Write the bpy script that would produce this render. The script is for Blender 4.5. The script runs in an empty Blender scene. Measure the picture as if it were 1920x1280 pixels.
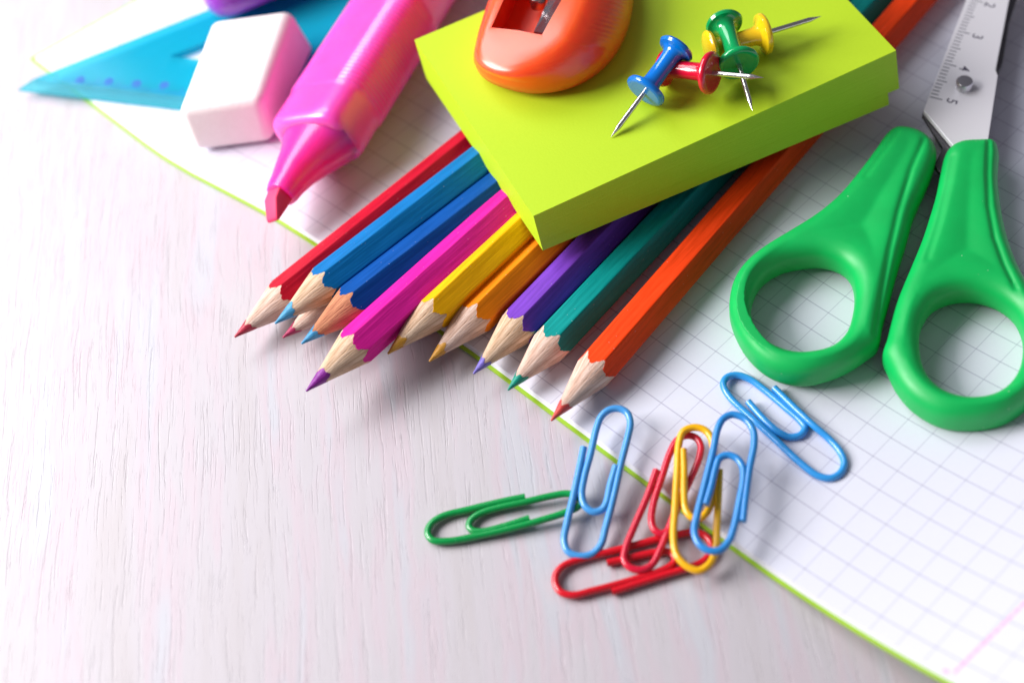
import bpy, bmesh, math, random
import numpy as np
from mathutils import Vector, Matrix
# ---------------------------------------------------------------- camera, world, lights (lengths below are in cm, S turns them into metres)
S = 0.01
scn = bpy.context.scene
F_PX, PITCH, ROLL, CAM_H = 3002.37, 0.91735765, -0.1642247, 23.637284
GX, GY, GTH = 2.5371518, 16.8892747, -0.90741056
fw = np.array([0, math.cos(PITCH), -math.sin(PITCH)])
_r = np.array([1.0, 0, 0]); _u = np.cross(_r, fw)
rt = math.cos(ROLL)*_r + math.sin(ROLL)*_u
up = -math.sin(ROLL)*_r + math.cos(ROLL)*_u
CAM = np.array([0, 0, CAM_H])
cd = bpy.data.cameras.new('camera'); cam = bpy.data.objects.new('camera', cd); scn.collection.objects.link(cam)
cam.matrix_world = Matrix(((rt[0], up[0], -fw[0], 0), (rt[1], up[1], -fw[1], 0), (rt[2], up[2], -fw[2], CAM_H*S), (0, 0, 0, 1)))
cd.sensor_width = 36; cd.lens = F_PX/1920*36; cd.clip_start = 0.005; cd.clip_end = 50
cd.dof.use_dof = True; cd.dof.focus_distance = 0.2945; cd.dof.aperture_fstop = 9.2; cd.dof.aperture_blades = 0
scn.camera = cam

w = bpy.data.worlds.new('World'); scn.world = w; w.use_nodes = True
bg = w.node_tree.nodes['Background']; bg.inputs[0].default_value = (0.90, 0.87, 0.99, 1); bg.inputs[1].default_value = 0.165

def area(name, loc, target, size, power, col, sizey=None):
    l = bpy.data.lights.new(name, 'AREA'); l.energy = power; l.color = col; l.size = size*S
    if sizey: l.shape = 'RECTANGLE'; l.size_y = sizey*S
    o = bpy.data.objects.new(name, l); scn.collection.objects.link(o)
    o.location = Vector(loc)*S
    o.rotation_euler = (Vector(target)-Vector(loc)).to_track_quat('-Z', 'Y').to_euler()
    return o
area('key_window_light', (-42, 24, 29), (0, 19, 0), 25, 4.55, (1.0, 0.97, 0.965), 26)
area('back_softbox_light', (-32, 56, 50), (-2, 21, 0), 42, 3.1, (0.94, 0.95, 1.0), 34)

scn.view_settings.view_transform = 'Standard'; scn.view_settings.look = 'None'
scn.view_settings.exposure = 0.04; scn.view_settings.gamma = 1.0
scn.render.engine = 'CYCLES'
try:
    scn.cycles.max_bounces = 10; scn.cycles.transparent_max_bounces = 12
    scn.cycles.caustics_reflective = False; scn.cycles.caustics_refractive = False
except Exception: pass

# ---------------------------------------------------------------- helpers
def at(x, y, z=0.0):
    """point of the scene (cm) at height z that the photograph shows at pixel (x, y) of 1920x1280"""
    d = fw*F_PX + rt*(x-960) - up*(y-640)
    return CAM + d*((z-CAM[2])/d[2])
GA = np.array([math.cos(GTH), math.sin(GTH)]); GB = np.array([-math.sin(GTH), math.cos(GTH)])
def lift(i):
    return 0.0095*max(0.0, i-6.0)**2 if i < 20 else 0.0095*196+0.266*(i-20)
def grid(i, j, dz=0.0):
    x, y = np.array([GX, GY]) + GA*i*0.5 + GB*j*0.5
    return np.array([x, y, lift(i)+dz])
TZ = -0.14                                            # height of the table top

def lin(c):
    if isinstance(c, str):
        c = [int(c[k:k+2], 16)/255 for k in (0, 2, 4)]
        c = [v/12.92 if v <= .04045 else ((v+.055)/1.055)**2.4 for v in c]
    return (c[0], c[1], c[2], 1)

class Mt:
    def __init__(s, name, rough=.5, col=(.5, .5, .5), **k):
        s.m = bpy.data.materials.new(name); s.m.use_nodes = True
        s.nt = s.m.node_tree; s.b = s.nt.nodes['Principled BSDF']
        s.b.inputs['Base Color'].default_value = lin(col); s.b.inputs['Roughness'].default_value = rough
        for a, v in k.items():
            s.b.inputs[a.replace('_', ' ')].default_value = v
        s._c = None
    def n(s, t, **k):
        nd = s.nt.nodes.new(t)
        for a, v in k.items(): setattr(nd, a, v)
        return nd
    def l(s, a, b): s.nt.links.new(a, b)
    def co(s, scale=(1, 1, 1), src='Object', rot=(0, 0, 0)):
        tc = s.n('ShaderNodeTexCoord'); mp = s.n('ShaderNodeMapping')
        f = 1/S if src == 'Object' else 1
        mp.inputs['Scale'].default_value = (f, f, f); mp.inputs['Rotation'].default_value = rot
        s.l(tc.outputs[src], mp.inputs[0])
        m2 = s.n('ShaderNodeMapping'); m2.inputs['Scale'].default_value = scale
        s.l(mp.outputs[0], m2.inputs[0])
        return m2.outputs[0]
    def noise(s, vec, scale=1, detail=4, rough=.5, dist=0):
        t = s.n('ShaderNodeTexNoise'); t.inputs['Scale'].default_value = scale; t.inputs['Detail'].default_value = detail
        t.inputs['Roughness'].default_value = rough; t.inputs['Distortion'].default_value = dist
        s.l(vec, t.inputs['Vector']); return t.outputs['Fac']
    def ramp(s, fac, stops, interp='LINEAR'):
        r = s.n('ShaderNodeValToRGB'); r.color_ramp.interpolation = interp
        e = r.color_ramp.elements
        while len(e) < len(stops): e.new(0.5)
        for k, (p, c) in enumerate(stops):
            e[k].position = p; e[k].color = lin(c) if not isinstance(c, (int, float)) else (c, c, c, 1)
        s.l(fac, r.inputs[0]); return r.outputs[0]
    def math(s, op, a, b=None, c=None):
        m = s.n('ShaderNodeMath', operation=op)
        for k, v in enumerate((a, b, c)):
            if v is None: continue
            if isinstance(v, (int, float)): m.inputs[k].default_value = v
            else: s.l(v, m.inputs[k])
        return m.outputs[0]
    def mix(s, fac, a, b, blend='MIX'):
        m = s.n('ShaderNodeMix', data_type='RGBA', blend_type=blend)
        for k, v in ((0, fac), (6, a), (7, b)):
            if isinstance(v, (int, float)): m.inputs[k].default_value = v if k == 0 else 0
            elif isinstance(v, (tuple, str, list)): m.inputs[k].default_value = lin(v)
            else: s.l(v, m.inputs[k])
        return m.outputs[2]
    def bump(s, h, dist, strength=1.0):
        b = s.n('ShaderNodeBump'); b.inputs['Strength'].default_value = strength; b.inputs['Distance'].default_value = dist*S
        s.l(h, b.inputs['Height']); s.l(b.outputs[0], s.b.inputs['Normal'])
    def base(s, c): s.l(c, s.b.inputs['Base Color'])

def mesh_obj(name, verts, faces, mat, parent=None, origin=None, smooth=True, uvs=None, fmat=None, auto=None):
    """verts in cm world coordinates; parent = thing (its matrix is honoured)"""
    me = bpy.data.meshes.new(name)
    V = np.array(verts, float)*S
    if parent is not None: inv = parent.matrix_world.inverted()
    elif origin is not None: inv = Matrix.Translation(-Vector(np.array(origin)*S))
    else: inv = Matrix.Identity(4)
    me.from_pydata([tuple(inv @ Vector(v)) for v in V], [], [tuple(int(i) for i in f) for f in faces])
    mats = mat if isinstance(mat, list) else [mat]
    for m in mats: me.materials.append(m.m)
    if fmat is not None: me.polygons.foreach_set('material_index', fmat)
    if uvs is not None:
        uv = me.uv_layers.new(name='grid')
        for lp in me.loops: uv.data[lp.index].uv = uvs[lp.vertex_index]
    if smooth: me.polygons.foreach_set('use_smooth', [True]*len(me.polygons))
    if auto is not None:
        me.set_sharp_from_angle(angle=math.radians(auto))
    me.update()
    bm = bmesh.new(); bm.from_mesh(me); bmesh.ops.recalc_face_normals(bm, faces=bm.faces); bm.to_mesh(me); bm.free()
    o = bpy.data.objects.new(name, me); scn.collection.objects.link(o)
    if parent is not None: o.parent = parent
    elif origin is not None: o.location = Vector(np.array(origin)*S)
    return o

def tag(o, label, cat, group=None):
    o['label'] = label; o['category'] = cat
    if group: o['group'] = group
    return o
def thing(name, label, cat, loc, group=None, mat=None):
    o = bpy.data.objects.new(name, None); scn.collection.objects.link(o); o.empty_display_size = .005
    if mat is None: mat = Matrix.Identity(4)
    mat = mat.copy(); mat.translation = Vector(np.array(loc, float)*S)
    o.matrix_world = mat; bpy.context.view_layer.update()
    return tag(o, label, cat, group)

def catmull(pts, n=8, closed=False):
    P = [np.array(p, float) for p in pts]; N = len(P); out = []
    rng = range(N) if closed else range(N-1)
    for i in rng:
        p0 = P[(i-1) % N] if closed or i > 0 else 2*P[0]-P[1]
        p1 = P[i]; p2 = P[(i+1) % N]
        p3 = P[(i+2) % N] if closed or i+2 < N else 2*P[-1]-P[-2]
        d1 = np.linalg.norm(p1-p0)**.5+1e-9; d2 = np.linalg.norm(p2-p1)**.5+1e-9; d3 = np.linalg.norm(p3-p2)**.5+1e-9
        m1 = (p1-p0)/d1-(p2-p0)/(d1+d2)+(p2-p1)/d2; m2 = (p2-p1)/d2-(p3-p1)/(d2+d3)+(p3-p2)/d3
        m1 = m1*d2; m2 = m2*d2
        for k in range(n):
            t = k/n
            out.append((2*t**3-3*t*t+1)*p1+(t**3-2*t*t+t)*m1+(-2*t**3+3*t*t)*p2+(t**3-t*t)*m2)
    if not closed: out.append(P[-1])
    return out
def resample(pts, n, closed=True):
    P = np.array(pts); 
    if closed: P = np.vstack([P, P[:1]])
    d = np.r_[0, np.cumsum(np.linalg.norm(np.diff(P, axis=0), axis=1))]
    t = np.linspace(0, d[-1], n, endpoint=not closed) if closed else np.linspace(0, d[-1], n)
    return np.stack([np.interp(t, d, P[:, k]) for k in range(P.shape[1])], 1)

def tube(path, r, seg=14, cap=True):
    P = [np.array(p, float) for p in path]; V = []; Fc = []
    T = [P[min(i+1, len(P)-1)]-P[max(i-1, 0)] for i in range(len(P))]
    T = [t/np.linalg.norm(t) for t in T]
    nrm = np.cross(T[0], [0, 0, 1.0]); nrm /= np.linalg.norm(nrm)
    for i, p in enumerate(P):
        nrm = nrm-T[i]*(nrm@T[i]); nrm /= np.linalg.norm(nrm); b = np.cross(T[i], nrm)
        rr = r if np.isscalar(r) else r[i]
        for k in range(seg):
            a = 2*math.pi*k/seg; V.append(p+rr*(math.cos(a)*nrm+math.sin(a)*b))
    for i in range(len(P)-1):
        for k in range(seg):
            a = i*seg+k; b_ = i*seg+(k+1) % seg; Fc.append((a, b_, b_+seg, a+seg))
    if cap:
        V.append(P[0]); c = len(V)-1
        Fc += [(c, (k+1) % seg, k) for k in range(seg)]
        V.append(P[-1]); c = len(V)-1; o = (len(P)-1)*seg
        Fc += [(c, o+k, o+(k+1) % seg) for k in range(seg)]
    return V, Fc
def lathe(p0, axis, prof, seg=40):
    """prof: list of (distance along axis, radius)"""
    a = np.array(axis, float); a /= np.linalg.norm(a)
    u = np.cross(a, [0, 0, 1.0]); 
    if np.linalg.norm(u) < 1e-3: u = np.cross(a, [0, 1.0, 0])
    u /= np.linalg.norm(u); v = np.cross(a, u); V = []; Fc = []
    for s, r in prof:
        for k in range(seg):
            t = 2*math.pi*k/seg; V.append(np.array(p0)+a*s+max(r, 1e-4)*(math.cos(t)*u+math.sin(t)*v))
    for i in range(len(prof)-1):
        for k in range(seg):
            A = i*seg+k; B = i*seg+(k+1) % seg; Fc.append((A, B, B+seg, A+seg))
    Fc.append(tuple(range(seg))); Fc.append(tuple((len(prof)-1)*seg+k for k in range(seg)))
    return V, Fc
def loft(rings, capa=True, capb=True):
    n = len(rings[0]); V = [p for r in rings for p in r]; Fc = []
    for i in range(len(rings)-1):
        for k in range(n):
            A = i*n+k; B = i*n+(k+1) % n; Fc.append((A, B, B+n, A+n))
    for on, i in ((capa, 0), (capb, len(rings)-1)):
        if on:
            V.append(np.mean(rings[i], axis=0)); c = len(V)-1
            Fc += [(c, i*n+k, i*n+(k+1) % n) for k in range(n)]
    return V, Fc
def bevel(o, w, seg=3, angle=35):
    m = o.modifiers.new('bevel', 'BEVEL'); m.width = w*S; m.segments = seg; m.limit_method = 'ANGLE'; m.angle_limit = math.radians(angle)
    m.harden_normals = False
    return o

# ---------------------------------------------------------------- materials
def plastic(name, col, rough=.3, coat=.0, sss=0.0, bumpy=0.0, var=.06, rad=(.004, .003, .003), scl=.5):
    m = Mt(name, rough, col, Coat_Weight=coat, Coat_Roughness=.03 if coat <= .5 else .22)
    v = m.co(); n1 = m.noise(v, 1.6, 3)
    c = lin(col); m.base(m.ramp(n1, [(.3, tuple(x*(1-var) for x in c[:3])), (.7, tuple(min(1, x*(1+var)) for x in c[:3]))]))
    m.l(m.math('MULTIPLY_ADD', m.noise(v, 9, 3), .14, rough-.07), m.b.inputs['Roughness'])
    if sss:
        m.b.inputs['Subsurface Weight'].default_value = sss; m.b.inputs['Subsurface Radius'].default_value = rad
        m.b.inputs['Subsurface Scale'].default_value = scl
    if bumpy: m.bump(m.noise(v, 60, 2), bumpy)
    return m

# white-washed wood of the table
m_table = Mt('whitewashed_wood', .5)
v = m_table.co((1, 1, 1), rot=(0, 0, math.radians(1.5)))
def sc(m, vec, s):
    mp = m.n('ShaderNodeMapping'); mp.inputs['Scale'].default_value = s; m.l(vec, mp.inputs[0]); return mp.outputs[0]
warp = m_table.n('ShaderNodeTexNoise'); warp.inputs['Scale'].default_value = .55; warp.inputs['Detail'].default_value = 3
m_table.l(sc(m_table, v, (1, .45, 1)), warp.inputs['Vector'])
wv = m_table.n('ShaderNodeVectorMath', operation='MULTIPLY_ADD')
m_table.l(warp.outputs['Color'], wv.inputs[0]); wv.inputs[1].default_value = (.38, 0, 0); m_table.l(v, wv.inputs[2])
wv = wv.outputs[0]
g1 = m_table.noise(sc(m_table, wv, (13, .42, 1)), 1, 4, .6)
g2 = m_table.noise(sc(m_table, wv, (30, 1.1, 1)), 1, 4, .6)
g3 = m_table.noise(sc(m_table, wv, (4.5, .3, 1)), 1, 2, .5)
grv = m_table.ramp(g1, [(.37, 0.0), (.41, 1.0)])
grv2 = m_table.ramp(g2, [(.36, 0.0), (.42, 1.0)])
big = m_table.noise(sc(m_table, wv, (1.1, .12, 1)), 1, 3, .55)
tone = m_table.ramp(big, [(.3, (.46, .425, .44)), (.47, (.485, .455, .485)), (.54, (.505, .435, .475)), (.61, (.47, .47, .51)), (.75, (.51, .50, .53))])
tone = m_table.mix(m_table.math('MULTIPLY', m_table.math('SUBTRACT', 1.0, m_table.math('MULTIPLY', grv, grv2)), .075), tone, (.34, .30, .32))
m_table.base(tone)
hh = m_table.math('ADD', m_table.math('MULTIPLY', grv, .6), m_table.math('MULTIPLY', grv2, .3))
hh = m_table.math('ADD', hh, m_table.math('MULTIPLY', g3, .5))
m_table.bump(hh, .0062, 1.0)

# squared paper: UV = grid coordinates
m_page = Mt('squared_paper', .62, (.73, .73, .79))
tc = m_page.n('ShaderNodeTexCoord'); sx = m_page.n('ShaderNodeSeparateXYZ'); m_page.l(tc.outputs['UV'], sx.inputs[0])
def gridline(m, sock, width):
    f = m.math('FRACT', m.math('ADD', sock, 200.5)); d = m.math('ABSOLUTE', m.math('SUBTRACT', f, .5))
    r = m.n('ShaderNodeMapRange'); r.inputs[1].default_value = width*.6; r.inputs[2].default_value = width*1.5
    r.inputs[3].default_value = 1; r.inputs[4].default_value = 0; m.l(d, r.inputs[0]); return r.outputs[0]
fib = m_page.noise(m_page.co(), 18, 5, .6)
la = gridline(m_page, sx.outputs[1], .021); lb = gridline(m_page, sx.outputs[0], .017)
lnoise = m_page.math('MULTIPLY_ADD', m_page.noise(m_page.co(), 30, 2), .5, .45)
edge = m_page.math('GREATER_THAN', sx.outputs[1], -3.42)
la = m_page.math('MULTIPLY', m_page.math('MULTIPLY', la, lnoise), .62); lb = m_page.math('MULTIPLY', m_page.math('MULTIPLY', lb, lnoise), .46)
col = m_page.mix(fib, (.655, .665, .76), (.69, .70, .79))
col = m_page.mix(la, col, (.17, .15, .27)); col = m_page.mix(lb, col, (.18, .16, .28))
# pink margin line, broken, and a purple page mark
dm = m_page.math('ABSOLUTE', m_page.math('SUBTRACT', m_page.math('MULTIPLY_ADD', sx.outputs[1], -.075, sx.outputs[0]), 15.22))
dl = m_page.math('MULTIPLY', m_page.math('LESS_THAN', dm, .055), m_page.math('GREATER_THAN', sx.outputs[1], -3.45))
brk = m_page.math('MULTIPLY_ADD', m_page.math('SINE', m_page.math('MULTIPLY', sx.outputs[1], 20.0)), .2, .6)
col = m_page.mix(m_page.math('MULTIPLY', dl, brk), col, (.85, .30, .55))
cx_ = m_page.math('SUBTRACT', sx.outputs[0], 14.74); cy_ = m_page.math('SUBTRACT', sx.outputs[1], -3.58)
dd2 = m_page.math('ADD', m_page.math('MULTIPLY', cx_, cx_), m_page.math('MULTIPLY', cy_, cy_))
col = m_page.mix(m_page.math('MULTIPLY', m_page.math('LESS_THAN', dd2, .012), .6), col, (.62, .28, .70))
m_page.base(col); m_page.bump(fib, .002)
m_pedge = Mt('page_edges', .7, (.66, .66, .71))
vv = m_pedge.co(); m_pedge.bump(m_pedge.noise(sc(m_pedge, vv, (1, 1, 90)), 1, 2), .006)
m_cover = plastic('lime_cover', (.30, .52, .02), .4)

APO = .335
def paint(name, col):
    m = Mt(name, .46, col, Specular_IOR_Level=.14)
    v = m.co((.35, 5, 5)); n1 = m.noise(v, 3.0, 4, .6)
    c = lin(col)[:3]
    cc = m.ramp(n1, [(.3, tuple(x*.78 for x in c)), (.7, tuple(min(1, x*1.15+.004) for x in c))])
    sp = m.n('ShaderNodeTexVoronoi'); sp.inputs['Scale'].default_value = 7; m.l(m.co(), sp.inputs['Vector'])
    dust = m.math('MULTIPLY', m.math('LESS_THAN', sp.outputs['Distance'], .045), .45)
    m.base(m.mix(dust, cc, (.75, .7, .7)))
    m.bump(m.noise(m.co((.5, 14, 14)), 2.0, 3), .006)
    m.l(m.math('MULTIPLY_ADD', n1, .2, .36), m.b.inputs['Roughness'])
    return m
def woodmat(name, a, b, stain=None):
    m = Mt(name, .74)
    x = m.n('ShaderNodeSeparateXYZ'); m.l(m.co(), x.inputs[0])
    an = m.math('ARCTAN2', m.math('SUBTRACT', x.outputs[2], APO), x.outputs[1])
    def vec(fx, fa):
        c = m.n('ShaderNodeCombineXYZ'); m.l(m.math('MULTIPLY', x.outputs[0], fx), c.inputs[0]); m.l(m.math('MULTIPLY', an, fa), c.inputs[1])
        m.l(m.math('MULTIPLY', x.outputs[0], .3), c.inputs[2]); return c.outputs[0]
    n1 = m.noise(vec(1.1, 6.5), 1.0, 5, .6); f = m.noise(vec(4.5, 13), 1.0, 3, .6); g = m.noise(vec(2.2, 22), 1.0, 2, .5)
    c = m.ramp(n1, [(.25, tuple(v_*.62 for v_ in a)), (.42, a), (.6, b), (.8, tuple(min(.9, v_*1.12) for v_ in b))])
    c = m.mix(m.ramp(f, [(.34, .6), (.44, 0.0)]), c, tuple(v_*.5 for v_ in a))
    c = m.mix(m.ramp(g, [(.56, 0.0), (.7, .4)]), c, tuple(min(.92, v_*1.2) for v_ in b))
    m.base(c); m.bump(m.math('ADD', m.math('MULTIPLY', n1, .6), m.math('ADD', f, m.math('MULTIPLY', g, .7))), .02, 1.0)
    return m
def leadmat(name, col):
    m = Mt(name, .42, col); c = lin(col)[:3]
    n1 = m.noise(m.co((2, 14, 14)), 2.2, 4); m.base(m.ramp(n1, [(.3, tuple(x*.7 for x in c)), (.7, tuple(min(1, x*1.2) for x in c))]))
    m.bump(n1, .01); return m

# ---------------------------------------------------------------- table and notebook
N = 40
vs = [(-150, -60, TZ), (150, -60, TZ), (150, 160, TZ), (-150, 160, TZ), (-150, -60, TZ-3), (150, -60, TZ-3), (150, 160, TZ-3), (-150, 160, TZ-3)]
t = mesh_obj('tabletop', vs, [(0, 1, 2, 3), (7, 6, 5, 4), (0, 4, 5, 1), (1, 5, 6, 2), (2, 6, 7, 3), (3, 7, 4, 0)], m_table, origin=(0, 18, TZ), smooth=False)
t['kind'] = 'structure'

def edge_j(i):
    xs = [-33, -28, -24.5, -23.2, -21.5, -20.1, -18.1, -16.7, -14.6, -11, -7.9, -6, 30]
    ys = [-5.26, -5.25, -5.24, -5.2, -5.03, -4.82, -4.52, -4.34, -4.2, -4.08, -4.0, -3.93, -3.93]
    return float(np.interp(i, xs, ys))
nb = thing('notebook', 'open notebook with squared pages and a lime green cover edge under the school supplies', 'notebook', (0, 22, TZ))
IS = list(np.arange(-33.0, 30.1, .5)); NJ = 24; JT = 40.0
def sheet(zoff, ins, insl):
    V, UV = [], []
    for i in IS:
        ei = edge_j(i)+ins+(.02*min(1, max(0, (-i-16)/5)) if .05 < ins < .1 else 0); sh = edge_j(i)+3.93
        for k in range(NJ+1):
            j = ei+(JT-ei)*(k/NJ)**1.6
            ii = max(i, -33.0+insl) + (j+5.2)*.135*max(0, (-i-20)/13)
            V.append(grid(ii, j, zoff)); UV.append((ii+.25*min(1, max(0, (-i-6)/9)), j-sh*max(0, 1-(j-ei)/14)))
    return V, UV
def slab(name, ztop, zbot, ins, insl, mat, edgeinset=0, mats=None):
    Vt, UV = sheet(ztop, ins, insl); Vb, _ = sheet(zbot, ins-edgeinset, insl-edgeinset)
    n = len(Vt); V = Vt+Vb; Fc = []; fm = []
    M = NJ+1; R = len(IS)
    for a in range(R-1):
        for b in range(NJ):
            q = a*M+b; Fc.append((q, q+M, q+M+1, q+1)); fm.append(0)
            Fc.append((n+q, n+q+1, n+q+M+1, n+q+M)); fm.append(1)
    loop = [a*M for a in range(R)]+[(R-1)*M+b for b in range(1, M)]+[a*M+NJ for a in range(R-2, -1, -1)]+[b for b in range(NJ-1, 0, -1)]
    for k in range(len(loop)):
        a, b = loop[k], loop[(k+1) % len(loop)]; Fc.append((a, b, n+b, n+a)); fm.append(1)
    o = mesh_obj(name, V, Fc, mats, parent=nb, uvs=UV+UV, fmat=fm, auto=30)
    return o
slab('pages', 0.0, -.075, .30, .30, None, .10, [m_page, m_pedge])
slab('cover', -.079, -.125, .07, 0, None, 0, [m_cover, m_cover])

# ---------------------------------------------------------------- pencils
def pencil(name, label, tl1, tl2, tip, h, delta, paintm, wood, leadm, conel=1.3, lead=.42, group='coloured pencils fanned out under the sticky notes', length=17.2, axis=None, rot0=0):
    R = APO/math.cos(math.pi/6)
    if axis is None:
        z = h+APO; dl = math.radians(delta)
        hz = z+R*math.sin(math.radians(120)+dl); off = R*math.cos(math.radians(120)+dl)
        a, b = at(*tl1, hz), at(*tl2, hz); d = (b-a); d[2] = 0; d /= np.linalg.norm(d)
        nn = np.array([d[1], -d[0], 0]); p0 = a-nn*off; p0[2] = z
        T = at(*tip, z); s = (T-p0)@d; T = p0+d*s
    else:
        T = at(*tip, h+APO); b = at(*axis, h+APO); d = b-T; d /= np.linalg.norm(d); nn = np.array([d[1], -d[0], 0]); dl = math.radians(delta)
    # local frame: x along pencil from tip, y = left, z = up (rolled by delta)
    zz = np.array([0, 0, 1.0]); yy = -nn
    M = Matrix(((d[0], yy[0], 0, 0), (d[1], yy[1], 0, 0), (0, 0, 1, 0), (0, 0, 0, 1)))
    root = thing(name, label, 'pencil', T-np.array([0, 0, APO]), group, M)
    k = R/conel; NP = 144; rnd = random.Random(name+label)
    ph = [rnd.uniform(0, 6.28) for _ in range(6)]
    def hexr(p):                    # p measured from right (n) axis, flat normals at 30+60k (+delta)
        q = (p-dl-math.radians(30)+math.pi/6) % (math.pi/3)-math.pi/6
        r = APO/math.cos(q); return min(r, R*.985-.002*0) if abs(q) > .49 else r
    def P(s, r, p):
        return T+d*s+nn*(r*math.cos(p))+zz*(r*math.sin(p))
    def jit(p): return .012*math.sin(9*p+ph[0])+.012*math.sin(17*p+ph[1])+.008*math.sin(31*p+ph[2])+.006*math.sin(53*p+ph[3])
    ang = [2*math.pi*i/NP for i in range(NP)]
    # lead
    ls = [lead+.05*math.sin(2*p+ph[4])+.03*math.sin(5*p+ph[5]) for p in ang]
    rings = [[P(.012*c_, .02*math.sin(c_*math.pi/2), p) for p in ang] for c_ in (0.15, .5, 1)]
    for f in (.15, .4, .7, 1.0): rings.append([P(.03+(l-.03)*f, .02+k*(l-.03)*f*.98, p) for l, p in zip(ls, ang)])
    V, Fc = loft(rings); mesh_obj('lead', V, Fc, leadm, parent=root, auto=50)
    # wood
    ends = [hexr(p)/k+jit(p) for p in ang]; rings = []
    for f in (0, .12, .25, .4, .55, .7, .85, 1.0):
        rings.append([P(l+(e-l)*f, min(hexr(p), k*(l+(e-l)*f)*1.0+.004), p) for l, e, p in zip(ls, ends, ang)])
    V, Fc = loft(rings); mesh_obj('wood_cone', V, Fc, wood, parent=root, auto=60)
    rings = [[P(e, hexr(p)-.006, p) for e, p in zip(ends, ang)], [P(e+.012, hexr(p)+.004, p) for e, p in zip(ends, ang)]]
    for s in list(np.linspace(1.9, length, 14)): rings.append([P(s, hexr(p)+.004, p) for p in ang])
    V, Fc = loft(rings); o = mesh_obj('painted_barrel', V, Fc, paintm, parent=root, auto=24)
    return root

wA = woodmat('pencil_wood', (.55, .34, .20), (.76, .56, .40))
wB = woodmat('pencil_wood_pink', (.62, .38, .28), (.82, .62, .52))
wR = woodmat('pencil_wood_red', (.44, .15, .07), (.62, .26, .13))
pencil('colored_pencil', 'red barrelled pencil with dark red lead, leftmost of the fan of pencils', (508, 528), (863, 245), (432, 626), 0, 26, paint('red_paint', (.46, .004, .022)), wB, leadmat('red_lead', (.42, .02, .05)), 1.27, .36)
pencil('colored_pencil', 'light blue pencil with pale blue lead lying beside the red pencil', (590, 500), (885, 275), (512, 604), .5, 24, paint('cyan_paint', (.0, .15, .42)), wA, leadmat('cyan_lead', (.05, .28, .50)), 1.27, .42)
pencil('colored_pencil', 'pencil with crimson lead peeping out beneath the light blue pencil', None, None, (530, 633), -.02, 10, paint('crimson_paint', (.35, .01, .06)), wB, leadmat('crimson_lead', (.38, .02, .09)), 1.3, .3, axis=(905, 352))
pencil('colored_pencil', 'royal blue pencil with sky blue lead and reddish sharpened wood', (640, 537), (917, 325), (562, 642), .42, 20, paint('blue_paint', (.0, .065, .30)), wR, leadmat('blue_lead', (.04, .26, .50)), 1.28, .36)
pencil('colored_pencil', 'hot pink pencil with purple lead reaching furthest onto the table', (643, 617), (937, 355), (573, 733), .45, 26, paint('magenta_paint', (.70, .012, .30)), wA, leadmat('purple_lead', (.22, .012, .26)), 1.3, .45)
pencil('colored_pencil', 'bright yellow pencil with ochre lead between the pink and the orange pencil', (788, 552), (960, 392), (720, 659), .32, 22, paint('yellow_paint', (.95, .45, .001)), wA, leadmat('ochre_lead', (.50, .24, .02)), 1.27, .36)
pencil('colored_pencil', 'amber orange pencil with ochre lead between the yellow and the violet pencil', (872, 557), (992, 440), (802, 676), .03, 20, paint('amber_paint', (.92, .24, .002)), wB, leadmat('amber_lead', (.55, .26, .03)), 1.35, .36)
pencil('colored_pencil', 'violet pencil with lavender lead below the front corner of the green pad', (953, 578), (1040, 488), (883, 698), 0, 12, paint('violet_paint', (.17, .045, .46)), wA, leadmat('lavender_lead', (.17, .13, .48)), 1.37, .34)
pencil('colored_pencil', 'teal pencil with green lead, second from the right of the fan', (1019.7, 609), (1589.7, 8.4), (951, 731), 0, 2, paint('teal_paint', (.0, .27, .25)), wB, leadmat('teal_lead', (.0, .27, .19)), 1.35, .36)
pencil('colored_pencil', 'orange red pencil with red lead, rightmost and nearest of the fan', (1103, 656), (1635.6, 48.7), (1030, 787), 0, 2, paint('vermilion_paint', (.90, .055, .004)), wB, leadmat('vermilion_lead', (.60, .06, .05)), 1.43, .4)

# ---------------------------------------------------------------- sticky note pad
m_pad = Mt('lime_note_paper', .6)
vp = m_pad.co(); nf = m_pad.noise(vp, 22, 5, .6)
m_pad.base(m_pad.mix(nf, (.44, .655, .010), (.49, .70, .014))); m_pad.bump(nf, .0025)
PA, PB, PC = at(777, 75, 2.12), at(1000, 405, 2.03), at(1680, 95, 1.95)
PD = PA+PC-PB
bA, bB, bC = PA+np.array([.09, -.03, -1.05]), at(1018, 470, 1.02), at(1688, 188, .82)
bD = bA+bC-bB
pn = np.cross(PC-PB, PA-PB); pn /= np.linalg.norm(pn)
def atpad(x, y, h=0.0):
    d = fw*F_PX + rt*(x-960) - up*(y-640); o = PB+pn*h
    return CAM + d*(((o-CAM)@pn)/(d@pn))
pad = thing('sticky_note_pad', 'thick block of lime green sticky notes lying across the coloured pencils', 'sticky notes', (bB+bD)/2)
rnd = random.Random(4)
def padblock(name, k0, k1, n, inset):
    V, Fc = [], []
    for k in range(n):
        f0 = k0+(k1-k0)*k/n; f1 = k0+(k1-k0)*(k+1)/n-.0006
        o = np.array([rnd.uniform(-.0012, .0012), rnd.uniform(-.0012, .0012), 0])
        base = len(V)
        for f in (f0, f1):
            q = [bA+(PA-bA)*f, bB+(PB-bB)*f, bC+(PC-bC)*f, bD+(PD-bD)*f]
            q[2] = q[2]+(q[1]-q[2])*inset; q[3] = q[3]+(q[0]-q[3])*inset
            V += [p+o for p in q]
        b = base; Fc += [(b+3, b+2, b+1, b), (b+4, b+5, b+6, b+7)]+[(b+i, b+(i+1) % 4, b+4+(i+1) % 4, b+4+i) for i in range(4)]
    return mesh_obj(name, V, Fc, m_pad, parent=pad, smooth=False)
padblock('upper_sheets', .24, 1.0, 46, 0)
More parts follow.
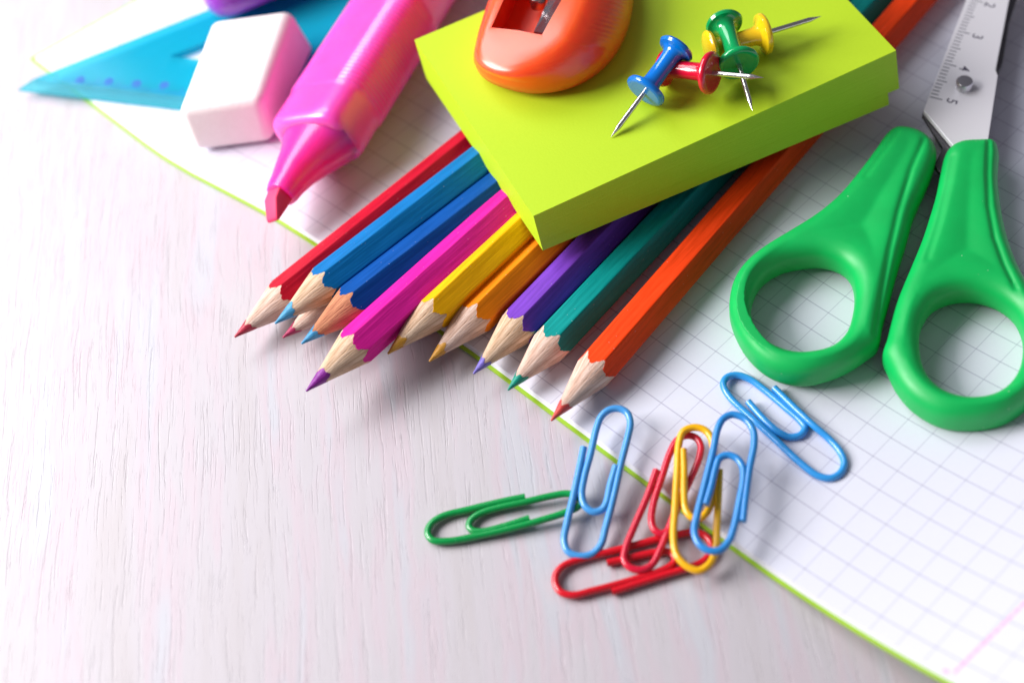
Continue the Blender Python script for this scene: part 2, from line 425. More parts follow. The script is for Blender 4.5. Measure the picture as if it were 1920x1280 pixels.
padblock('lower_sheets', 0.0, .236, 12, .033)

# ---------------------------------------------------------------- push pins on the pad
m_needle = Mt('steel', .22, (.62, .60, .58), Metallic=1.0)
m_needle.bump(m_needle.noise(m_needle.co(), 30, 2), .003)
def pin(label, tipx, dlow, dup, ztip, zlow, zup, col, name='push_pin'):
    a, b, c = atpad(*tipx, ztip), atpad(*dlow, zlow), atpad(*dup, zup)
    ax = (c-b); L = np.linalg.norm(ax); ax /= L
    # keep the needle on the axis
    nl = np.linalg.norm(a-b)
    root = thing(name, label, 'push pin', atpad(*dlow, 0), 'push pins scattered on the sticky notes')
    m = plastic('pin_plastic', col, .17, .5, .15)
    th = .07
    prof = [(-th, .30), (-th, .36), (-th*.6, .395), (0, .405), (th*.7, .385), (th, .30), (th*1.6, .21), (th*3.0, .175), (L*.5, .165), (L-th*3.0, .175), (L-th*1.7, .20), (L-th, .27), (L-th*.8, .335), (L, .36), (L+th*.6, .34), (L+th*.9, .30), (L+th*.95, 0.02)]
    prof = [(-th, .02)]+prof
    V, Fc = lathe(b, ax, prof, 56); mesh_obj('plastic_grip', V, Fc, m, parent=root, auto=45)
    dn = a-b; dn /= nl
    V, Fc = lathe(b-ax*0, dn, [(0, .052), (nl-.28, .05), (nl-.24, .049), (nl-.12, .024), (nl, .002)], 20)
    mesh_obj('needle', V, Fc, m_needle, parent=root, auto=40)
    print(label[:12], 'grip', round(L, 2), 'needle', round(nl, 2), 'align', round(float(-dn@ax), 3))
pin('yellow push pin lying on its side with needle towards the pad corner', (1540, 31), (1431, 64), (1332, 92), .36, .37, .37, (.86, .55, .01))
pin('green push pin standing head up behind the red one', (1411, 208), (1384, 118), (1358, 45), .36, .52, .56, (.0, .33, .09))
pin('red push pin lying on its side between the blue and the green one', (1432, 146), (1331, 137), (1247, 128), .85, .60, .36, (.62, .006, .03))
pin('blue push pin leaning over the red one with needle pointing down left', (1145, 258), (1211, 170), (1268, 92), .02, .42, .70, (.0, .17, .62))

# ---------------------------------------------------------------- pencil sharpener on the pad
m_sh = plastic('orange_plastic', (.95, .085, .006), .36, .7, .9, .001, rad=(1, .09, .02), scl=.014)
m_shd = plastic('orange_plastic_inside', (.92, .05, .008), .42, 0, .8, rad=(1, .08, .02), scl=.01)
rb = m_sh
root = thing('pencil_sharpener', 'rounded orange plastic pencil sharpener sitting on the lime sticky notes', 'sharpener', atpad(1040, 60, 0))
axd = atpad(1075, -120, 0)-atpad(985, 110, 0); axd /= np.linalg.norm(axd)
sd = np.cross(axd, pn); sd /= np.linalg.norm(sd)
def smo(t): return t*t*(3-2*t)
mid_px = [(889, 118), (893, 82), (903, 45), (918, 0), (945, -60), (985, -120), (1045, -165), (1110, -165), (1165, -110), (1186, -40), (1186, 15), (1172, 62), (1142, 108), (1098, 142), (1050, 160), (995, 165), (945, 156), (908, 140)]
mid = [atpad(x, y, .38) for x, y in mid_px]
top_px = [(893, 95), (897, 68), (907, 36), (922, -4), (950, -60), (985, -105), (1030, -135), (1070, -138), (1105, -100), (1112, -45), (1098, 8), (1080, 50), (1060, 82), (1030, 105), (1000, 122), (960, 136), (925, 130), (902, 115)]
NN = 480
cen = np.mean(resample(catmull(mid, 12, True), NN), axis=0)
def tiltz(q, z):
    t = max(0, min(1, (z-.45)/.6)); d_ = q-cen
    return t*(.20*(d_@sd)+.035*(d_@axd)-.05*max(0, -(d_@axd)-.5)**2)
def attilt(x, y, z):
    q = atpad(x, y, z)
    for _ in range(4): q = atpad(x, y, z+tiltz(q, z))
    return q
top = [attilt(x, y, 1.12) for x, y in top_px]
midc = resample(catmull(mid, 12, True), NN); topc = resample(catmull(top, 12, True), NN)
cen = np.mean(midc, axis=0); cent = np.mean(topc, axis=0)
def ringmix(f, z, infl=0, rib=0):
    r = midc*(1-f)+topc*f; c = cen*(1-f)+cent*f
    out = []
    for kk, p in enumerate(r):
        u_ = (p-c)@axd; on = 1.0 if ((p-c)@sd > .35 and -1.3 < u_ < 2.2) else 0.0
        q = p+(p-c)*(infl+rib*on*(.5+.5*math.cos(2*math.pi*u_/.115))); q = q-pn*((q-PB)@pn)+pn*(z+tiltz(q, z)); out.append(q)
    return np.array(out)
rings = [ringmix(0, .0, -.16), ringmix(0, .05, -.085), ringmix(0, .18, -.02), ringmix(0, .38, 0), ringmix(.12, .52, .0, 0), ringmix(.17, .56, .0, .012), ringmix(.4, .72, .01, .014), ringmix(.66, .90, .012, .012), ringmix(.75, .94, .012, 0), ringmix(.93, 1.06, .0), ringmix(1, 1.11, -.035), ringmix(1, 1.135, -.09)]
# window
wpx = [(921, 52), (945, -2), (966, -50), (1010, -62), (1076, -48), (1053, 0), (1034, 33), (1016, 66), (970, 57)]
wpt = [attilt(x, y, 1.14) for x, y in wpx]
wr = resample(wpt, NN)
# align window ring with the outline by angle
def angs(r, c, ref):
    u = axd; v_ = sd; return np.array([math.atan2((p-c)@v_, (p-c)@u) for p in r])
wc = np.mean(wr, axis=0)
outer = rings[-1]
win = []
wl = np.array(list(wpt)+[wpt[0]])
def hit(c, dirv):
    best = None
    for a, b in zip(wl[:-1], wl[1:]):
        A2 = np.array([[dirv@axd, -(b-a)@axd], [dirv@sd, -(b-a)@sd]]); rhs = np.array([(a-c)@axd, (a-c)@sd])
        if abs(np.linalg.det(A2)) < 1e-9: continue
        s_, t_ = np.linalg.solve(A2, rhs)
        if s_ > 0 and -1e-6 <= t_ <= 1+1e-6: best = s_ if best is None else min(best, s_)
    return best
for p in outer:
    dv = p-wc; s_ = hit(wc, dv); win.append(wc+dv*(s_ if s_ else .4))
# snap nearest samples to the window corners
for cpt in wpt:
    k = int(np.argmin([np.linalg.norm(q-cpt) for q in win])); win[k] = cpt
win = np.array(win)
win = np.array([q-pn*((q-PB)@pn)+pn*(1.14+tiltz(q, 1.14)) for q in win])
inner_mid = outer*.5+win*.5
inner_mid = np.array([q-pn*((q-PB)@pn)+pn*(1.15+tiltz(q, 1.14)) for q in inner_mid])
rings += [inner_mid, win+ (wc-win)*.0]
V, Fc = loft(rings, True, False)
mesh_obj('shell', V, Fc, m_sh, parent=root, auto=48)
cav = [win*1.0-pn*.004, win-pn*.3, win-pn*.62]
V, Fc = loft(cav, False, True)
mesh_obj('cavity', V, Fc, m_shd, parent=root, auto=40)
# blade and screw
m_blade = Mt('sharpener_blade', .25, (.50, .49, .55), Metallic=1.0)
b4 = [atpad(1001, 60, .80), atpad(1020, 62, .98), atpad(1078, -50, .98), atpad(1050, -50, .80)]
V = b4+[p-pn*.05 for p in b4]
o = mesh_obj('blade', V, [(0, 1, 2, 3), (7, 6, 5, 4), (0, 4, 5, 1), (1, 5, 6, 2), (2, 6, 7, 3), (3, 7, 4, 0)], m_blade, parent=root, smooth=False)
m_screw = Mt('screw_metal', .22, (.55, .45, .42), Metallic=1.0)
V, Fc = lathe(atpad(1009, 4, .72), pn, [(-.1, .15), (.10, .165), (.15, .14), (.17, .08), (.172, .035), (.10, .03), (.1, .002)], 32)
mesh_obj('screw', V, Fc, m_screw, parent=root, auto=35)

# ---------------------------------------------------------------- scissors
m_green = plastic('green_plastic', (.0, .43, .085), .44, .0, .0, .0015)
vs_ = m_green.n('ShaderNodeTexVoronoi'); vs_.inputs['Scale'].default_value = 3.2; m_green.l(m_green.co(), vs_.inputs['Vector'])
sp_ = m_green.math('MULTIPLY', m_green.math('LESS_THAN', vs_.outputs['Distance'], .035), .5)
src_ = m_green.b.inputs['Base Color'].links[0].from_socket
m_green.base(m_green.mix(sp_, src_, (.7, .8, .7)))
m_steel = Mt('brushed_steel', .42, (.82, .80, .84), Metallic=.25)
vb = m_steel.co((1, 1, 1)); m_steel.bump(m_steel.noise(sc(m_steel, vb, (3, 40, 3)), 1, 3), .002)
m_steel2 = Mt('dark_steel', .5, (.07, .065, .075), Metallic=.2)
m_steel2.l(m_steel2.math('MULTIPLY_ADD', m_steel2.noise(m_steel2.co(), 8, 3), .2, .3), m_steel2.b.inputs['Roughness'])
m_rivet = Mt('rivet_steel', .28, (.55, .54, .57), Metallic=1.0)
m_rivet.bump(m_rivet.noise(m_rivet.co(), 12, 3), .002)
m_ink = Mt('etched_ink', .6, (.09, .08, .12))
sci = thing('scissors', 'pair of green handled scissors with a steel ruler blade marked 2 to 5', 'scissors', (at(1700, 400, 0)))

def extrude_poly(name, pts, z0, z1, mat, bev=.01):
    n = len(pts); V = [np.array([p[0], p[1], z0+(p[2] if len(p) > 2 else 0)]) for p in pts]+[np.array([p[0], p[1], z1+(p[2] if len(p) > 2 else 0)]) for p in pts]
    Fc = [tuple(range(n-1, -1, -1)), tuple(range(n, 2*n))]+[(k, (k+1) % n, n+(k+1) % n, n+k) for k in range(n)]
    o = mesh_obj(name, V, Fc, mat, parent=sci, smooth=False)
    if bev: bevel(o, bev, 2)
    return o
BZ = .62
def bp(x, y, z=BZ): 
    q = at(x, y, z); return (q[0], q[1])
extrude_poly('ruler_blade', [bp(*p) for p in [(1732, 207), (1787, 273), (1800, 300), (1845, 300), (1853, 262), (1871, 142), (1867, 131), (1892, 2), (1925, -170), (1960, -420), (1925, -420), (1880, -170), (1812, 0)]], BZ-.11, BZ, m_steel, .012)
extrude_poly('under_blade', [bp(*p, z=BZ-.13) for p in [(1729, 214), (1768, 276), (1752, 310), (1780, 345), (1805, 300), (1845, 200), (1880, 118), (1893, 40), (1908, -5), (1935, -170), (1925, -300), (1900, -170), (1850, 0), (1775, 120)]], BZ-.24, BZ-.13, m_steel2, .012)
V, Fc = lathe(np.array([*bp(1807, 164), BZ-.3]), (0, 0, 1), [(0, .165), (.46, .165), (.478, .15), (.485, .10), (.487, .02)], 40)
mesh_obj('rivet', V, Fc, m_rivet, parent=sci, auto=40)
# scale: tick marks and digits on the ruler blade
tz = BZ+.002
e5, e2 = at(1745, 180, tz), at(1808, 5.0, tz)        # 5 cm and 2 cm positions on the edge
e5 = at(1741.5, 181, tz); t5 = at(1765, 187, tz)
e3 = at(1794, 58, tz)
ed = (e3-e5)/2.0                                     # one centimetre
td = (t5-e5); td /= np.linalg.norm(td)
V, Fc = [], []
for mm in range(0, 46):
    p = e5+ed*mm/10; Lk = .25 if mm % 10 == 0 else (.20 if mm % 5 == 0 else .145)
    w_ = ed/np.linalg.norm(ed)*.012
    b = len(V); q = p+td*.02
    V += [q-w_, q+td*Lk-w_, q+td*Lk+w_, q+w_]; Fc.append((b, b+1, b+2, b+3))
tk = mesh_obj('scale_marks', V, Fc, m_ink, parent=sci, smooth=False)
bpy.context.view_layer.update()
for ch, px in (('2', (1855, 10)), ('3', (1832, 69)), ('4', (1808, 129)), ('5', (1784, 190))):
    cu = bpy.data.curves.new('digit', 'FONT'); cu.body = ch; cu.size = .30; cu.align_x = 'CENTER'; cu.align_y = 'CENTER'; cu.offset = .002
    tmp = bpy.data.objects.new('digit', cu); scn.collection.objects.link(tmp); bpy.context.view_layer.update()
    me = bpy.data.meshes.new_from_object(tmp.evaluated_get(bpy.context.evaluated_depsgraph_get()))
    bpy.data.objects.remove(tmp)
    upv = td; xv = -ed/np.linalg.norm(ed); xv = xv-upv*(xv@upv); xv /= np.linalg.norm(xv)
    c = at(*px, tz)
    vv_ = [c+xv*v_.co.x+upv*v_.co.y for v_ in me.vertices]; ff = [tuple(p.vertices) for p in me.polygons]
    mesh_obj('digit', vv_, ff, m_ink, parent=sci, smooth=False)

def handle(name, outer_px, hole_px, grooves, H=.78):
    ys = [p[1] for p in outer_px]; y0, y1 = min(ys), max(ys)
    def oz(y): f = (y-y0)/(y1-y0); return .62*(1-f)+.34*f
    out = [at(x, y, oz(y)) for x, y in outer_px]
    hy = [p[1] for p in hole_px]; h0, h1 = min(hy), max(hy)
    hol = [at(x, y, .16+(.60-.16)*smo((y-h0)/(h1-h0))) for x, y in hole_px]
    out = [np.array([p[0], p[1]]) for p in catmull(out, 6, True)]; hol = [np.array([p[0], p[1]]) for p in catmull(hol, 6, True)]
    cu = bpy.data.curves.new(name, 'CURVE'); cu.dimensions = '2D'; cu.fill_mode = 'BOTH'
    for pl in (out, hol):
        sp = cu.splines.new('POLY'); sp.points.add(len(pl)-1); sp.use_cyclic_u = True
        for k, p in enumerate(pl): sp.points[k].co = (p[0], p[1], 0, 1)
    b = .30; cu.bevel_depth = b; cu.bevel_resolution = 6; cu.extrude = H/2-b; cu.offset = -b
    o = bpy.data.objects.new(name, cu); scn.collection.objects.link(o); bpy.context.view_layer.update()
    me = bpy.data.meshes.new_from_object(o.evaluated_get(bpy.context.evaluated_depsgraph_get())); bpy.data.objects.remove(o)
    bm = bmesh.new(); bm.from_mesh(me); bmesh.ops.remove_doubles(bm, verts=bm.verts, dist=.0005); bm.to_mesh(me); bm.free()
    o = bpy.data.objects.new(name, me); scn.collection.objects.link(o)
    r = o.modifiers.new('r', 'REMESH'); r.mode = 'VOXEL'; r.voxel_size = .03
    sm = o.modifiers.new('s', 'SMOOTH'); sm.factor = .5; sm.iterations = 14
    bpy.context.view_layer.update()
    me2 = bpy.data.meshes.new_from_object(o.evaluated_get(bpy.context.evaluated_depsgraph_get())); bpy.data.objects.remove(o)
    n = len(me2.vertices); co = np.zeros(n*3); me2.vertices.foreach_get('co', co); co = co.reshape(-1, 3)
    bd = np.array(resample(np.array(out), 260)); hd = np.array(resample(np.array(hol), 200))
    def dist(P, Q):
        o_ = np.full(len(P), 1e9)
        for a in range(0, len(P), 4000): o_[a:a+4000] = np.sqrt(((P[a:a+4000, None]-Q[None])**2).sum(2)).min(1)
        return o_
    d = np.minimum(dist(co[:, :2], bd), dist(co[:, :2], hd))
    topm = np.clip(co[:, 2]/(H/2), 0, 1)
    t_ = np.clip((d-.36)/.7, 0, 1); dish = .075*t_*t_*(3-2*t_)
    co[:, 2] -= dish*topm
    for g, dep, wd in grooves:
        gp = np.array(resample(np.array([at(x, y, .7)[:2] for x, y in g]), 160, False)); dg = dist(co[:, :2], gp)
        co[:, 2] -= dep*np.exp(-(dg/wd)**2)*topm
    co[:, 2] += H/2+.02
    fc = [tuple(p.vertices) for p in me2.polygons]
    o = mesh_obj(name, co, fc, m_green, parent=sci)
    sm = o.modifiers.new('smooth', 'SMOOTH'); sm.factor = .5; sm.iterations = 12
    return o
L_out = [(1676, 238), (1690, 236), (1722, 243), (1745, 258), (1757, 282), (1751, 314), (1731, 362), (1714, 402), (1699, 457), (1682, 513), (1668, 567), (1654, 617), (1646, 655), (1628, 668), (1606, 684), (1562, 706), (1502, 718), (1450, 706), (1410, 676), (1381, 632), (1368, 590), (1370, 550), (1382, 518), (1405, 490), (1440, 463), (1480, 438), (1530, 405), (1570, 370), (1605, 328), (1640, 280), (1662, 248)]
L_hole = [(1409, 598), (1412, 568), (1430, 540), (1462, 520), (1500, 510), (1540, 508), (1572, 517), (1592, 534), (1601, 560), (1598, 595), (1586, 625), (1562, 646), (1530, 656), (1490, 658), (1450, 645), (1423, 624)]
R_out = [(1780, 275), (1800, 264), (1838, 261), (1866, 262), (1874, 280), (1872, 330), (1876, 380), (1887, 440), (1907, 500), (1930, 545), (1955, 590), (1970, 635), (1970, 680), (1956, 725), (1925, 765), (1880, 793), (1820, 802), (1762, 795), (1712, 766), (1681, 730), (1664, 695), (1654, 670), (1661, 646), (1668, 617), (1682, 567), (1705, 510), (1729, 450), (1745, 400), (1755, 365), (1764, 320), (1771, 290)]
R_hole = [(1722, 655), (1727, 622), (1748, 592), (1785, 575), (1826, 573), (1866, 585), (1897, 606), (1915, 635), (1918, 662), (1909, 696), (1885, 724), (1850, 740), (1802, 741), (1762, 726), (1736, 700)]
handle('handle', L_out, L_hole, [([(1732, 266), (1708, 322), (1684, 400), (1668, 470), (1655, 540), (1640, 625)], -.0+.062, .04), ([(1682, 252), (1655, 290), (1622, 335)], .03, .05)])
handle('handle', R_out, R_hole, [([(1853, 268), (1851, 330), (1853, 390), (1864, 450), (1882, 500), (1904, 545)], .062, .04), ([(1786, 295), (1776, 350), (1760, 420), (1738, 490)], .03, .05)])

# ---------------------------------------------------------------- paper clips
def clip(label, pts, col, zf, r=.064):
    P3 = [at(x, y, zf(k/(len(pts)-1), x, y)) for k, (x, y) in enumerate(pts)]
    path = catmull(P3, 7); c = np.mean(P3, axis=0); c[2] = min(p[2] for p in P3)-r
    # smooth the heights a little
    root_o = c
    V, Fc = tube(path, r, 16)
    m = plastic('clip_coating', col, .26, .35)
    o = mesh_obj('paper_clip', V, Fc, m, origin=root_o, auto=50)
    return tag(o, label, 'paper clip', 'coloured paper clips scattered at the notebook edge')
T = TZ+.055
clip('green paper clip lying flat on the wood', [(985, 931), (936, 941), (878, 955), (831, 967), (809, 981), (802, 998), (811, 1012), (839, 1014), (897, 1004), (956, 990.6), (1014, 975), (1061, 960), (1083, 949.5), (1087, 939), (1079, 929), (1063, 925), (1030, 930), (983, 941), (936, 951), (901, 962), (884, 974), (879.6, 986), (887.5, 994.5), (905, 996), (944, 986.6), (993, 971)], (.0, .27, .055), lambda t, x, y: T+.10*max(0, (x-880)/200)+.04)
clip('red paper clip lying flat under the yellow and the upright red one', [(1138, 1055), (1178, 1046), (1228, 1035), (1249, 1033), (1262, 1040), (1265, 1051), (1255, 1062), (1223, 1075), (1160, 1094), (1110, 1107), (1075, 1115), (1053, 1110), (1042, 1094), (1043, 1076), (1057, 1060), (1090, 1047), (1162, 1029), (1233, 1010), (1274, 1001), (1300, 997), (1321, 1003), (1333, 1018), (1332, 1036), (1318, 1052), (1290, 1064), (1250, 1076), (1200, 1092), (1148, 1109)], (.60, .004, .015), lambda t, x, y: T+.04)
clip('sky blue paper clip leaning across the notebook edge beside the green clip', [(1094.6, 838), (1087, 875), (1075, 930), (1063, 981), (1058, 1014), (1066, 1034), (1085, 1042), (1110, 1038), (1126, 1022), (1136, 988), (1151, 930), (1165, 867.5), (1177, 820), (1182, 793), (1176, 774), (1161, 766), (1143, 768), (1128, 780), (1119, 801), (1108, 848), (1094.6, 899), (1091, 928), (1097, 948), (1112, 959), (1127, 956), (1136, 945), (1145, 906.6), (1155, 873)], (.06, .30, .68), lambda t, x, y: -.02+.42*max(0, min(1, (1043-y)/275)))
clip('red paper clip tilted up on the notebook edge behind the yellow one', [(1231, 881), (1213.8, 930), (1190, 984.7), (1173, 1027.7), (1170, 1048), (1181, 1063), (1202, 1068), (1221.6, 1059), (1237, 1031.6), (1253, 992.5), (1272, 945.6), (1296, 895), (1311.5, 856), (1314, 836), (1305.6, 821), (1288, 816), (1270.4, 824.5), (1256.7, 848), (1241, 895), (1226, 941.7), (1221.6, 975), (1227, 992), (1240, 1000), (1253, 993), (1262, 972), (1285, 915)], (.60, .006, .035), lambda t, x, y: .02+.23*max(0, min(1, (1068-y)/252)))
clip('yellow paper clip between the red clips and the upright blue clip', [(1349, 881), (1347, 930), (1344, 990), (1342, 1028), (1331, 1056), (1310, 1069), (1288, 1061), (1269, 1040), (1263, 1010), (1266, 950), (1270, 880), (1273, 832), (1281, 809), (1300, 801), (1320, 805), (1333, 820), (1338, 850), (1338, 890), (1335, 930), (1328, 956), (1314, 970), (1298, 970), (1286, 955), (1282.5, 920), (1282.5, 880), (1281, 842)], (.86, .44, .003), lambda t, x, y: .13+.28*max(0, min(1, (1069-y)/268)))
clip('blue paper clip resting on the yellow one at the notebook edge', [(1393, 977), (1398, 930), (1405, 880), (1414, 832), (1412, 806), (1396.7, 785), (1374, 777), (1357, 784), (1346, 803), (1336.7, 847), (1320, 913), (1306, 970), (1302, 996), (1310, 1018), (1328, 1031), (1349, 1031), (1366, 1015), (1376.7, 986.7), (1386.7, 940), (1394, 897), (1392, 874), (1380, 858), (1363, 853), (1349, 859), (1341.7, 877), (1333, 913), (1323, 946)], (.025, .24, .62), lambda t, x, y: .44+.10*max(0, min(1, (1031-y)/255)))
clip('blue paper clip lying alone on the squared page below the scissors', [(1451.7, 727), (1493, 767), (1525, 797), (1555, 823), (1575, 846), (1583, 868), (1575, 887), (1556.7, 896), (1533, 891), (1500, 866.7), (1450, 820), (1400, 775), (1366.7, 742), (1356, 721), (1362, 708), (1380, 703), (1404, 710), (1430, 728), (1473, 764), (1501, 789), (1509, 802), (1501, 815), (1481, 819), (1460, 810), (1433, 786.7), (1403, 753)], (.03, .29, .70), lambda t, x, y: .055+.07*max(0, 1-abs(t-.5)*6)+ (.05 if t < .12 or t > .88 else 0))

# ---------------------------------------------------------------- eraser
m_er = Mt('white_rubber', .6, (.86, .80, .79), Subsurface_Weight=.0)
ne = m_er.noise(m_er.co(), 5, 4); m_er.base(m_er.mix(ne, (.84, .76, .74), (.90, .84, .82))); m_er.bump(m_er.noise(m_er.co(), 14, 3), .006)
ez = 1.25; eb = .15
t0, t1, t2 = at(330, 208, ez), at(490, 186, ez), at(547, 14, ez); t3 = t0+t2-t1
b0, b1, b2 = at(364, 289, .06), at(512, 270, .06), at(595, 92, .06); b3 = b0+b2-b1
V = [b0, b1, b2, b3, t0, t1, t2, t3]
er = mesh_obj('eraser', V, [(3, 2, 1, 0), (4, 5, 6, 7), (0, 1, 5, 4), (1, 2, 6, 5), (2, 3, 7, 6), (3, 0, 4, 7)], m_er, origin=(b0+b2)/2, smooth=True)
bevel(er, .21, 6, 20)
tag(er, 'white slanted rubber eraser leaning on the blue set square', 'eraser')

# ---------------------------------------------------------------- set square
m_sq = Mt('clear_blue_plastic', .12, (.01, .46, .60), IOR=1.35)
nt = m_sq.nt; tr = m_sq.n('ShaderNodeBsdfTransparent'); tr.inputs[0].default_value = (.28, .84, .94, 1)
mxs = m_sq.n('ShaderNodeMixShader'); mxs.inputs[0].default_value = .45
outn = nt.nodes['Material Output']; m_sq.l(tr.outputs[0], mxs.inputs[1]); m_sq.l(m_sq.b.outputs[0], mxs.inputs[2]); m_sq.l(mxs.outputs[0], outn.inputs[0])
m_sq.l(m_sq.math('MULTIPLY_ADD', m_sq.noise(m_sq.co(), 4, 2), .1, .08), m_sq.b.inputs['Roughness'])
m_sqb = Mt('clear_bevel_plastic', .15, (.10, .50, .58), IOR=1.35)
tr = m_sqb.n('ShaderNodeBsdfTransparent'); tr.inputs[0].default_value = (.35, .80, .86, 1); mxs = m_sqb.n('ShaderNodeMixShader'); mxs.inputs[0].default_value = .35
m_sqb.l(tr.outputs[0], mxs.inputs[1]); m_sqb.l(m_sqb.b.outputs[0], mxs.inputs[2]); m_sqb.l(mxs.outputs[0], m_sqb.nt.nodes['Material Output'].inputs[0])
m_sqb.l(m_sqb.math('MULTIPLY_ADD', m_sqb.noise(m_sqb.co(), 4, 2), .1, .1), m_sqb.b.inputs['Roughness'])
sz = .03; A0 = at(35, 171, sz); d1 = at(328, 206, sz)-A0; d1 /= np.linalg.norm(d1); d2 = at(383, 33, sz)-A0; d2 /= np.linalg.norm(d2)
nb_ = np.array([-d1[1], d1[0], 0])
if nb_@d2 < 0: nb_ = -nb_
Ls = ((at(680, 242, sz)-A0)@d1)
A1 = A0+d1*Ls; A2 = A0+d2*(Ls/(d1@d2))
print('set square angle', math.degrees(math.acos(d1@d2)), 'long leg', Ls)
sq = thing('set_square', 'translucent blue plastic set square half under the white eraser', 'set square', A0+d1*Ls*.5)
bw = .26                                             # width of the clear bevelled ruling edge
B0 = A0+d2*(bw/(d2@nb_)); B1 = A1+nb_*bw
# inner cut-out
H0 = at(322, 116, sz); H1 = H0+d1*((A1-H0)@d1-3.0); 
kx = (H1-H0)@d1; H2 = H0+d2*(kx/(d1@d2))
th = .16
def plate(name, outl, hole, z0, z1, mat):
    V, Fc = [], []
    n = 3
    for z in (z0, z1):
        for p in list(outl)+list(hole): V.append(np.array([p[0], p[1], sz+z]))
    for k in range(3):
        a, b = k, (k+1) % 3
        Fc += [(6+a, 6+b, 9+b, 9+a), (b, a, 3+a, 3+b), (a, b, 6+b, 6+a), (3+b, 3+a, 9+a, 9+b)]
    return mesh_obj(name, V, Fc, mat, parent=sq, smooth=False)
plate('plate', (B0, B1, A2), (H0, H1, H2), 0, th, m_sq)
V = []
for p, z in ((A0, 0), (A1, 0), (B1, 0), (B0, 0), (A0, .05), (A1, .05), (B1, th-.003), (B0, th-.003)):
    V.append(np.array([p[0], p[1], sz+z]))
mesh_obj('ruling_edge', V, [(3, 2, 1, 0), (4, 5, 6, 7), (0, 1, 5, 4), (1, 2, 6, 5), (3, 0, 4, 7)], m_sqb, parent=sq, smooth=False)
m_mark = plastic('blue_print', (.0, .10, .40), .4)
for k, px in enumerate([(100, 152), (150, 150), (204, 153), (256, 157), (308, 160)]):
    c = at(*px, sz+th+.003)
    if k == 0: continue
    V, Fc = lathe(c-np.array([0, 0, .002]), (0, 0, 1), [(0, .11), (.003, .11)], 16); mesh_obj('printed_mark', V, Fc, m_mark, parent=sq, smooth=False)
V, Fc = [], []
for k in range(60):
    p = B0+d1*(.5+k*.1)+nb_*.02; L_ = .22 if k % 10 == 0 else (.16 if k % 5 == 0 else .1); b = len(V)
    if (p-A0)@d1+.4 > Ls: break
    for q in (p-d1*.012, p+d1*.012, p+d1*.012+nb_*L_, p-d1*.012+nb_*L_): V.append(np.array([q[0], q[1], sz+th+.003]))
    Fc.append((b, b+1, b+2, b+3))
mesh_obj('scale_marks', V, Fc, m_mark, parent=sq, smooth=False)

# ---------------------------------------------------------------- pink highlighter
m_hl = plastic('pink_plastic', (.97, .075, .44), .36, .8, .9, rad=(1, .14, .5), scl=.012)
m_hn = plastic('pink_nozzle_plastic', (.95, .02, .30), .34, .7, .8, rad=(1, .12, .4), scl=.010)
m_nib = plastic('felt_nib', (.86, .035, .13), .65)
HZ = .82
h0 = at(592, 262, HZ); h1 = at(752, 10, HZ); hd_ = h1-h0; hd_ /= np.linalg.norm(hd_)
hs = np.array([hd_[1], -hd_[0], 0]); zz = np.array([0, 0, 1.0])
hl = thing('highlighter', 'chunky translucent pink highlighter with a chisel nib, cap off', 'highlighter', h0-zz*HZ)
def sup(c, a, b, e, n=96, tilt=.42):
    out = []
    for k in range(n):
        t = 2*math.pi*k/n; x = a*math.copysign(abs(math.cos(t))**(2/e), math.cos(t)); y = b*math.copysign(abs(math.sin(t))**(2/e), math.sin(t))
        x, y = x*math.cos(tilt)-y*math.sin(tilt), x*math.sin(tilt)+y*math.cos(tilt)
        out.append(c+hs*x+zz*y)
    return np.array(out)
rings = []
W_, Hh = .93, .70
for s, f in ((-.12, .74), (-.105, .83), (-.06, .92), (0.0, .97), (.09, .995), (.16, 1.0), (.4, 1.0), (.8, 1.0)):
    rings.append(sup(h0+hd_*s, W_*f, Hh*f, 4))
s = .9
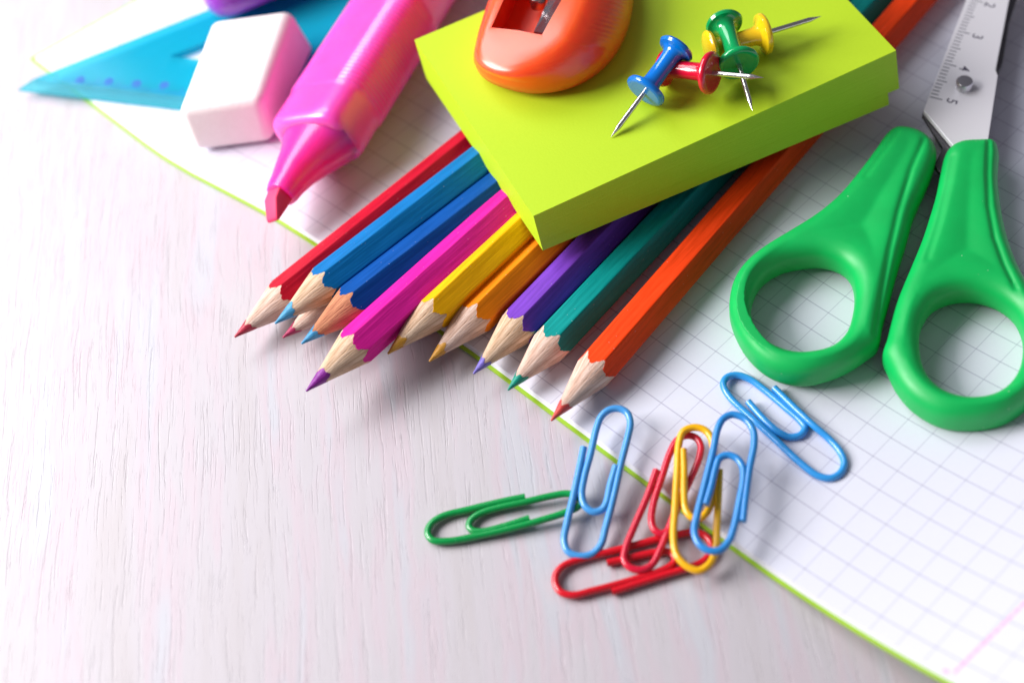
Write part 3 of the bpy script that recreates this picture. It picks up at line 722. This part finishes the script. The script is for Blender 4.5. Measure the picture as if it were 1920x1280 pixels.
for k in range(26):                                  # finger grip ridges
    rings.append(sup(h0+hd_*s, W_*1.0, Hh*1.0, 4)); rings.append(sup(h0+hd_*(s+.05), W_*1.035, Hh*1.035, 4))
    s += .11
for s in (3.9, 5, 7, 9.5): rings.append(sup(h0+hd_*s, W_, Hh, 4))
V, Fc = loft(rings); mesh_obj('body', V, Fc, m_hl, parent=hl, auto=50)
rings = []
for s, a, b in ((-.02, .86, .64), (-.12, .80, .61), (-.3, .69, .57), (-.62, .53, .48), (-.95, .42, .40), (-1.25, .35, .34), (-1.5, .32, .31), (-1.57, .29, .28), (-1.58, .2, .2)):
    rings.append(sup(h0+hd_*s+hs*max(0, .10+.1*s)-zz*max(0, .05+.05*s), a, b, 2.3))
V, Fc = loft(rings); mesh_obj('nozzle', V, Fc, m_hn, parent=hl, auto=45)
n0 = h0-hd_*1.5
V = []
for s, xa, xb, za, zb in ((0, -.21, .19, -.19, .21), (-.30, -.21, .19, -.19, .15), (-.62, -.20, .14, -.20, -.12)):
    c = n0+hd_*s
    for x, z in ((xa, za), (xb, za), (xb, zb), (xa, zb)):
        ct, st = math.cos(.62), math.sin(.62); V.append(c+hs*(x*ct-z*st)+zz*(x*st+z*ct))
Fc = [(0, 1, 2, 3), (11, 10, 9, 8)]
for r in range(2):
    for k in range(4): a = r*4+k; b = r*4+(k+1) % 4; Fc.append((a, b, b+4, a+4))
o = mesh_obj('nib', V, Fc, m_nib, parent=hl, smooth=True); bevel(o, .04, 3)

# ---------------------------------------------------------------- purple marker in the back
m_pm = plastic('purple_plastic', (.36, .02, .50), .3, .8, .1)
p0 = at(402, -22, .95); p1 = at(620, -112, .95); dd = p1-p0; dd[2] = 0; dd /= np.linalg.norm(dd)
c0 = p0-dd*.0
r_ = .72
prof = [(-.34, .02), (-.33, .25), (-.27, .45), (-.15, .61), (.02, .69), (.2, r_), (2.2, r_), (2.22, r_-.03), (2.3, r_-.03), (2.32, r_), (9, r_)]
V, Fc = lathe(c0, dd, prof, 64)
pm = mesh_obj('marker_pen', V, Fc, m_pm, origin=c0-np.array([0, 0, r_]), auto=45)
tag(pm, 'glossy purple marker with a rounded end lying behind the eraser', 'marker')
